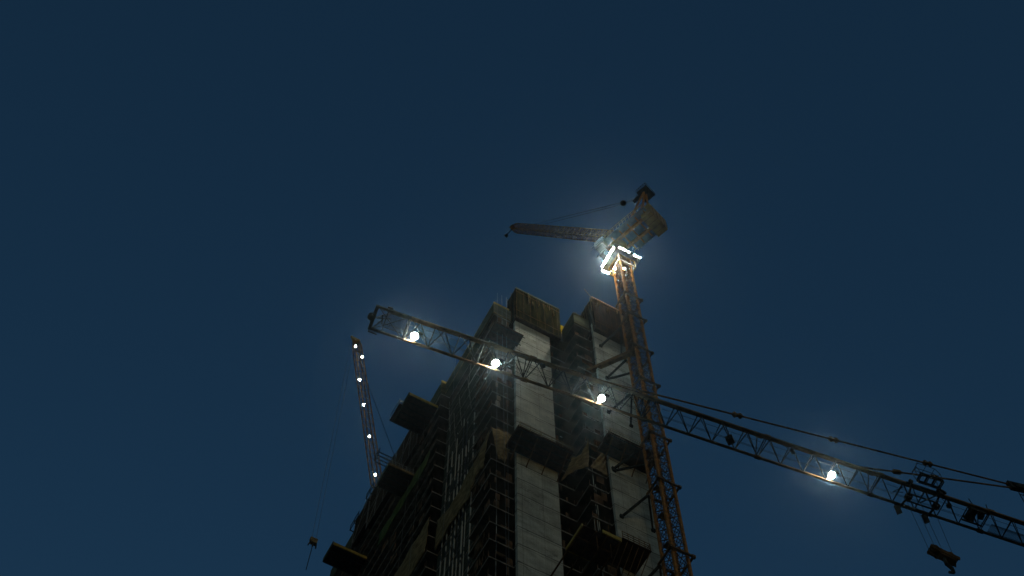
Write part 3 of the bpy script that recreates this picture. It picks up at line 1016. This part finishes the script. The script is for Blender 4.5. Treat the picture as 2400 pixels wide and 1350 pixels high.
# its hook, hanging far below on thin rope
hk = thing("hook_block", (36.0, 130.9, 206), "small tan hook block hanging on thin ropes left of the tower, a sling dangling below", "hook block", )
HX, HY, HZ = 35.85, 131, 206.4
m = MB()
m.box((HX - .55, HY - .35, HZ - .5), (HX + .55, HY + .35, HZ + .55))
m.bar((HX - .6, HY, HZ + .5), (HX + .6, HY, HZ + .5), .4, 12)
m.build("block_body", M['tarp'], hk)
m = MB()
m.bar((HX - .55, HY, HZ - .4), (HX - .75, HY, HZ - 1.5), .13).bar((HX + .55, HY, HZ - .4), (HX + .6, HY, HZ - 1.5), .13)
m.bar((HX, HY, HZ - .4), (HX, HY, HZ - 1.3), .15)
m.build("hook", M['steel'], hk)
m = MB()
m.bar((HX, HY, HZ - 1.3), (HX - .2, HY, HZ - 8.0), .07, 6)
m.build("sling", M['steel'], hk)
m = MB()
m.bar((HX - .35, HY, HZ + .6), (HX - 1.1, HY, 281.2), .022, 5).bar((HX + .35, HY, HZ + .6), (HX - .4, HY, 281.2), .022, 5)
m.build("hoist_rope", M['rope'], hk)

# ------------------------------------------------------------------ nearer saddle-jib crane across the picture
JO = Vector((10.395, 35.049, 82.0))
D = Vector((.98996, -.14133, 0)).normalized()
Nn = Vector((.14133, .98996, 0)).normalized()
def J(s, n, z=0.0):
    return JO + D * s + Nn * n + Vector((0, 0, z))
SB = 57.0                                                # distance from tip to the tower
near = thing("tower_crane", tuple(J(SB, .75, -82)), "dark saddle-jib crane, its long lattice jib with four big floodlights crossing before the tower", "tower crane")
JW, JH = 1.5, 1.42
def jib_section(s0, s1, n):
    ch, br = MB(), MB()
    p = (s1 - s0) / n
    ch.beam(J(s0, 0), J(s1, 0), .13, .16)
    ch.beam(J(s0, JW), J(s1, JW), .13, .16)
    ch.beam(J(s0, JW / 2, JH), J(s1, JW / 2, JH), .14, .16)
    for i in range(n):
        a, b, mid = s0 + i * p, s0 + (i + 1) * p, s0 + (i + .5) * p
        for e in (0, JW):
            br.bar(J(a, e), J(mid, JW / 2, JH), .035, 6)
            br.bar(J(b, e), J(mid, JW / 2, JH), .035, 6)
        br.bar(J(a, 0), J(a, JW), .03, 6)
        br.bar(J(a, 0), J(b, JW), .026, 6)
    br.bar(J(s1 - .12, 0), J(s1 - .12, JW), .035, 6)
    br.bar(J(s1 - .12, 0), J(s1 - .12, JW / 2, JH), .035, 6).bar(J(s1 - .12, JW), J(s1 - .12, JW / 2, JH), .035, 6)
    # pin joints
    for (n_, z_) in ((0, 0), (JW, 0), (JW / 2, JH)):
        ch.beam(J(s1 - .2, n_, z_), J(s1 + .2, n_, z_), .2, .22)
    return ch, br
for s0 in [2.1 + 7.6 * i for i in range(7)]:
    ch, br = jib_section(s0, s0 + 7.6, 5)
    jc = ch.build("jib_section", M['jib_paint'], near)
    sub(br, "bracing", M['steel'], jc, near)
# tip frame
m = MB()
m.beam(J(0, 0), J(2.1, 0), .13, .16).beam(J(0, JW), J(2.1, JW), .13, .16).beam(J(.9, JW / 2, JH), J(2.1, JW / 2, JH), .13, .15)
m.beam(J(0, -.06), J(0, JW + .06), .2, .2)
m.bar(J(0.1, 0), J(1.0, JW / 2, JH), .045).bar(J(0.1, JW), J(1.0, JW / 2, JH), .045)
m.bar(J(.1, JW / 2), J(1.0, JW / 2, JH), .035).bar(J(.1, 0), J(2.0, JW), .03).bar(J(.1, JW), J(2.0, 0), .03)
m.bar(J(2.0, 0), J(2.0, JW), .04).bar(J(.7, 0), J(.7, JW), .035)
m.bar(J(-.35, JW * .55, -.05), J(0, JW * .5), .09).bar(J(-.15, JW / 2, -.15), J(-.15, JW / 2, .15), .2, 12)
m.bar(J(-.05, JW + .1, -.2), J(.5, JW + .15, -.15), .06)
m.bar(J(.6, -.08, .15), J(.9, -.08, .15), .1)
m.bar(J(.2, JW * .5, .05), J(1.0, JW * .35, .1), .04).bar(J(.45, JW * .3, .1), J(.6, JW * .7, .1), .06)
m.build("jib_tip", M['steel'], near)
# mesh landing near the tip: a real grid of wires
m = MB()
for i in range(17):
    n_ = .12 + i * (1.05 / 16)
    m.bar(J(.75, n_, .12), J(1.95, n_, .12), .008, 4)
for i in range(19):
    s_ = .75 + i * (1.2 / 18)
    m.bar(J(s_, .12, .125), J(s_, 1.17, .125), .008, 4)
for a, b in ((J(.72, .1, .12), J(1.98, .1, .12)), (J(.72, 1.2, .12), J(1.98, 1.2, .12)), (J(.72, .1, .12), J(.72, 1.2, .12)), (J(1.98, .1, .12), J(1.98, 1.2, .12))):
    m.bar(a, b, .028)
m.build("mesh_landing", M['steel'], near)
# ropes inside the jib
m = MB()
for (n_, z_) in ((.95, .12), (1.1, .28), (.6, .3)):
    m.bar(J(.3, n_, z_), J(SB, n_, z_), .013, 5)
m.build("trolley_rope", M['steel'], near)
# pulleys and boxes carried in the jib
for (s_, n_, z_, sz) in ((22.9, 1.05, .15, .22), (10.4, .25, .0, .13), (26.8, .45, .1, .12), (1.0, .02, .1, .08)):
    m = MB()
    m.box((-sz, -sz, -sz), (sz, sz, sz))
    bmesh.ops.rotate(m.bm, verts=m.bm.verts, matrix=Matrix.Rotation(.6, 3, 'Z'))
    for v in m.bm.verts:
        v.co += J(s_, n_, z_)
    m.bar(J(s_, n_, z_), J(s_ - .5, JW / 2, JH), .025)
    m.build("junction_box", M['steel'], near)
# floodlights in the jib
for s_ in (2.72, 7.85, 14.62, 29.9):
    c = J(s_, 1.27, 0.44)
    nrm = (Vector((0, 0, 1.7)) - c).normalized() - D * .35
    fl = floodlight(near, c, nrm, .19, M["lamp_jib"], J(s_ + .1, JW, .1), hood=.2)
    m = MB()
    m.bar(J(s_ + .1, JW, .08), J(s_ + .1, JW + .02, .62), .025).bar(J(s_ - .28, 1.25, .6), J(s_ + .3, 1.25, .6), .02)
    m.box(tuple(J(s_ + .12, 1.0, .55)), tuple(J(s_ + .42, 1.12, .75)))
    sub(m, "bracket", M['steel'], fl, near)
# pendant bars
def pendant(pts, rad=.06):
    m = MB()
    for a, b in zip(pts, pts[1:]):
        m.bar(a, b, rad, 8)
    return m
j1 = J(44.3, .75, 6.85)
a1, b1 = J(12.9, .75, JH + .05), j1
m = pendant([a1, b1])
for t in (.345, .565, .79):
    p = a1.lerp(b1, t); d_ = (b1 - a1).normalized()
    m.beam(p - d_ * .35, p + d_ * .35, .2, .16)
    m.beam(p - d_ * .28, p - d_ * .12, .26, .3).beam(p + d_ * .12, p + d_ * .28, .26, .3)
m.build("pendant_bar", M['jib_paint'], near)
a2 = J(31.0, .75, JH + .05)
b2 = J(44.3, .75, 6.45)
m = MB()
kn = a2.lerp(b2, .28)
m.bar(a2, kn, .05, 8).bar(J(32.5, .45, JH), kn, .05, 8).bar(kn, b2, .06, 8)
for t in (.28, .5):
    p = a2.lerp(b2, t); d_ = (b2 - a2).normalized()
    m.beam(p - d_ * .3, p + d_ * .3, .22, .24)
m.build("pendant_bar", M['jib_paint'], near)
m = MB()
m.beam(J(44.0, .75, 6.65), J(46.2, .75, 7.1), .3, .75)
m.beam(J(44.3, .6, 6.6), J(45.6, .6, 6.9), .2, .5)
m.build("pendant_joint", M['steel'], near)
m = pendant([J(46.0, .62, 7.05), J(SB - .3, .75, 9.9)]); m.bar(J(46.0, .88, 7.05), J(SB - .3, .9, 9.9), .06, 8)
m.build("pendant_bar", M['jib_paint'], near)
m = MB()
for i in range(4):
    s_ = 44.15 + i * .35
    m.bar(J(s_, .5, 3.2), J(s_ - .1, .4, 5.2), .03)
for z_ in (3.3, 4.2, 5.1):
    m.bar(J(44.1, .45, z_), J(45.4, .45, z_), .03)
m.bar(J(45.2, .6, JH), J(45.2, .6, 6.6), .08)
m.build("ladder_cage", M['steel'], near)
# trolley with its two wheel brackets on the far rail
m = MB()
for n_ in (-.08, JW + .08):
    m.beam(J(34.2, n_, -.02), J(36.8, n_, -.02), .07, .14)
for s_ in (34.5, 36.4):
    m.beam(J(s_, -.1, -.2), J(s_ + .15, JW * .5, -.3), .10, .12)
    m.beam(J(s_ + .15, JW * .5, -.3), J(s_, JW + .1, -.2), .10, .12)
    m.beam(J(s_, -.14, -.3), J(s_, -.14, .3), .16, .14)
    m.beam(J(s_ - .18, JW + .1, -.08), J(s_ + .02, JW + .30, -.62), .34, .12)
    m.bar(J(s_, JW + .1, .12), J(s_, JW + .22, .12), .15, 12).bar(J(s_, -.12, .12), J(s_, -.24, .12), .15, 12)
    m.bar(J(s_ + .15, .55, -.3), J(s_ + .15, .85, -.3), .24, 14)
    m.bar(J(s_, -.1, -.2), J(s_ + .9 * (1 if s_ < 35 else -1), JW * .55, -.3), .04)
m.beam(J(34.6, .45, -.32), J(36.5, .45, -.32), .05, .16).beam(J(34.6, .95, -.32), J(36.5, .95, -.32), .05, .16)
m.bar(J(34.2, .2, -.1), J(33.7, .8, -.05), .025).bar(J(34.3, .6, -.1), J(33.7, .8, -.05), .025)
m.build("trolley", M['steel'], near)
# service basket on the near side of the jib: open frame with bent hand rails
m = MB()
for (a_1, b_1) in (((34.9, -.3), (36.4, -.3)), ((34.9, -.85), (36.4, -.85)), ((34.9, -.3), (34.9, -.85)), ((36.4, -.3), (36.4, -.85)), ((35.4, -.3), (35.4, -.85)), ((35.9, -.3), (35.9, -.85))):
    m.beam(J(*a_1, .28), J(*b_1, .28), .08, .1)
    m.beam(J(*a_1, .05), J(*b_1, .05), .05, .06)
for a_1 in ((34.9, -.3), (36.4, -.3), (34.9, -.85), (36.4, -.85), (35.65, -.85)):
    m.bar(J(*a_1, .05), J(*a_1, .35), .04)
m.beam(J(36.4, -.2, .15), J(36.9, -.1, .1), .25, .2)
for k, (n_, h) in enumerate(((-.85, 1.25), (-.6, 1.05), (-.3, 1.25))):
    pts = [J(34.9, n_, .3), J(34.75, n_, .3 + h * .55), J(34.95, n_, .3 + h), J(36.2, n_, .3 + h), J(36.45, n_, .3 + h * .6), J(36.4, n_, .3)]
    for p, q_ in zip(pts, pts[1:]):
        m.bar(p, q_, .02, 6)
for (s_, h) in ((34.78, .75), (35.0, 1.25), (36.2, 1.25), (36.44, .8), (35.6, 1.25)):
    m.bar(J(s_, -.85, .3 + h), J(s_, -.3, .3 + h), .018, 6)
m.build("service_basket", M['steel'], near)
# trolley winch inside the jib
m = MB()
m.bar(J(39.25, .35, .45), J(39.25, 1.15, .45), .30, 16)
m.bar(J(39.25, .33, .45), J(39.25, .37, .45), .38, 16).bar(J(39.25, 1.13, .45), J(39.25, 1.17, .45), .38, 16)
m.beam(J(38.7, .3, .15), J(40.1, .3, .15), .07, .14).beam(J(38.7, 1.2, .15), J(40.1, 1.2, .15), .07, .14)
m.beam(J(39.85, .4, .5), J(39.95, .9, .5), .3, .35)
m.bar(J(39.0, .1, .2), J(38.9, .1, 1.0), .03).bar(J(40.0, .1, .2), J(40.1, .1, 1.0), .03)
m.build("winch", M['steel'], near)
m = MB()
bmesh.ops.create_icosphere(m.bm, subdivisions=1, radius=.2)
for v in m.bm.verts:
    v.co += J(37.55, .62, .2)
m.bar(J(37.55, .62, .2), J(37.3, JW / 2, JH), .02).bar(J(37.55, .62, .2), J(37.8, JW / 2, JH), .02)
m.build("rope_weight", M['steel'], near)
m = MB()
for i in range(11):
    n_ = .85 + i * .055
    m.bar(J(40.6, n_, .08), J(46.0, n_, .08), .008, 4)
for i in range(61):
    s_ = 40.6 + i * .09
    m.bar(J(s_, .85, .085), J(s_, 1.4, .085), .008, 4)
m.bar(J(40.6, .85, .08), J(46, .85, .08), .025).bar(J(40.6, 1.4, .08), J(46, 1.4, .08), .025)
m.build("mesh_walkway", M['steel'], near)
# tower, top and counter jib beyond the right edge
m = MB()
bc = J(SB, .75, -82)
for i, j in ((-1, -1), (1, -1), (1, 1), (-1, 1)):
    m.box((bc.x + i * .9 - .1, bc.y + j * .9 - .1, 0), (bc.x + i * .9 + .1, bc.y + j * .9 + .1, 83.5))
for k in range(42):
    a, b = k * 1.98, k * 1.98 + 1.98
    Pq = [(bc.x - .9, bc.y - .9), (bc.x + .9, bc.y - .9), (bc.x + .9, bc.y + .9), (bc.x - .9, bc.y + .9)]
    for qd in range(4):
        (x0, y0), (x1, y1) = Pq[qd], Pq[(qd + 1) % 4]
        m.bar((x0, y0, a), (x1, y1, b), .05).bar((x0, y0, a), (x1, y1, a), .045)
m.build("mast", M['jib_paint'], near)
m = MB()
for n_ in (.1, 1.4):
    m.beam(J(SB - .8, n_, 1.4), J(SB, .75, 10.2), .16, .16).beam(J(SB + .8, n_, 1.4), J(SB, .75, 10.2), .16, .16)
m.beam(J(SB - 1.2, .75, 1.0), J(SB + 1.2, .75, 1.0), 1.9, .9)
m.build("tower_top", M['jib_paint'], near)
m = MB()
m.beam(J(SB + 1, .1, .3), J(SB + 16, .1, .3), .2, .4).beam(J(SB + 1, 1.4, .3), J(SB + 16, 1.4, .3), .2, .4)
for i in range(16):
    m.bar(J(SB + 1 + i, .1, .3), J(SB + 1 + i, 1.4, .3), .06)
m.bar(J(SB, .75, 10), J(SB + 14, .75, .6), .05)
m.beam(J(SB + 12, .75, -.9), J(SB + 15.5, .75, -.9), 1.6, 2.4)
m.build("counter_jib", M['grey'], near)

# near hook block
hn = thing("hook_block", tuple(J(35.3, .75, -6.4)), "dark pulley block hanging on four thin ropes at the bottom right", "hook block")
m = MB()
for (s_, z_, r_) in ((34.8, -6.1, .36), (35.8, -6.45, .34)):
    for n_ in (.55, .78):
        m.bar(J(s_, n_, z_), J(s_, n_ + .12, z_), r_, 18)
m.bar(J(34.8, .5, -6.1), J(34.8, 1.0, -6.1), .10, 10).bar(J(35.8, .5, -6.45), J(35.8, 1.0, -6.45), .10, 10)
for n_ in (.48, .98):
    m.beam(J(34.42, n_, -6.12), J(36.15, n_, -6.62), .05, .34)
    m.beam(J(34.7, n_, -5.95), J(35.0, n_, -6.5), .05, .3)
    m.beam(J(35.6, n_, -6.2), J(35.9, n_, -6.75), .05, .3)
m.beam(J(34.9, .73, -6.5), J(35.9, .73, -6.78), .42, .18)
m.build("block_body", M['brace'], hn)
m = MB()
m.bar(J(35.25, .75, -6.6), J(35.22, .75, -7.3), .11, 8)
m.bar(J(35.22, .75, -7.2), J(35.5, .75, -7.6), .12, 8).bar(J(35.5, .75, -7.6), J(35.45, .75, -8.0), .11, 8).bar(J(35.45, .75, -8.0), J(35.15, .75, -8.1), .09, 8)
m.build("hook", M['steel'], hn)
m = MB()
for a, b in ((34.42, 34.4), (35.0, 34.95), (35.45, 35.4), (36.3, 36.05)):
    m.bar(J(a, .75, -.45), J(b, .75, -6.1), .014, 5)
m.build("hoist_rope", M['steel'], hn)

# ------------------------------------------------------------------ thin volume added for glow round the lamps, standing in for lens bloom
hz = MB().box((-1600, -1600, -1.4), (1600, 1600, 300)).build("bloom_volume", M['rope'])
hm = bpy.data.materials.new("bloom_volume")
hm.use_nodes = True
ht = hm.node_tree
ht.nodes.clear()
pv = ht.nodes.new("ShaderNodeVolumePrincipled")
pv.inputs["Color"].default_value = (0.72, 0.93, 1.0, 1)
pv.inputs["Density"].default_value = 0.00005
pv.inputs["Anisotropy"].default_value = 0.972
ho = ht.nodes.new("ShaderNodeOutputMaterial")
ht.links.new(pv.outputs[0], ho.inputs[1])
hz.data.materials.clear()
hz.data.materials.append(hm)
tag(hz, kind='stuff')
for o in bpy.data.objects:
    if '_loc' in o:
        del o['_loc']
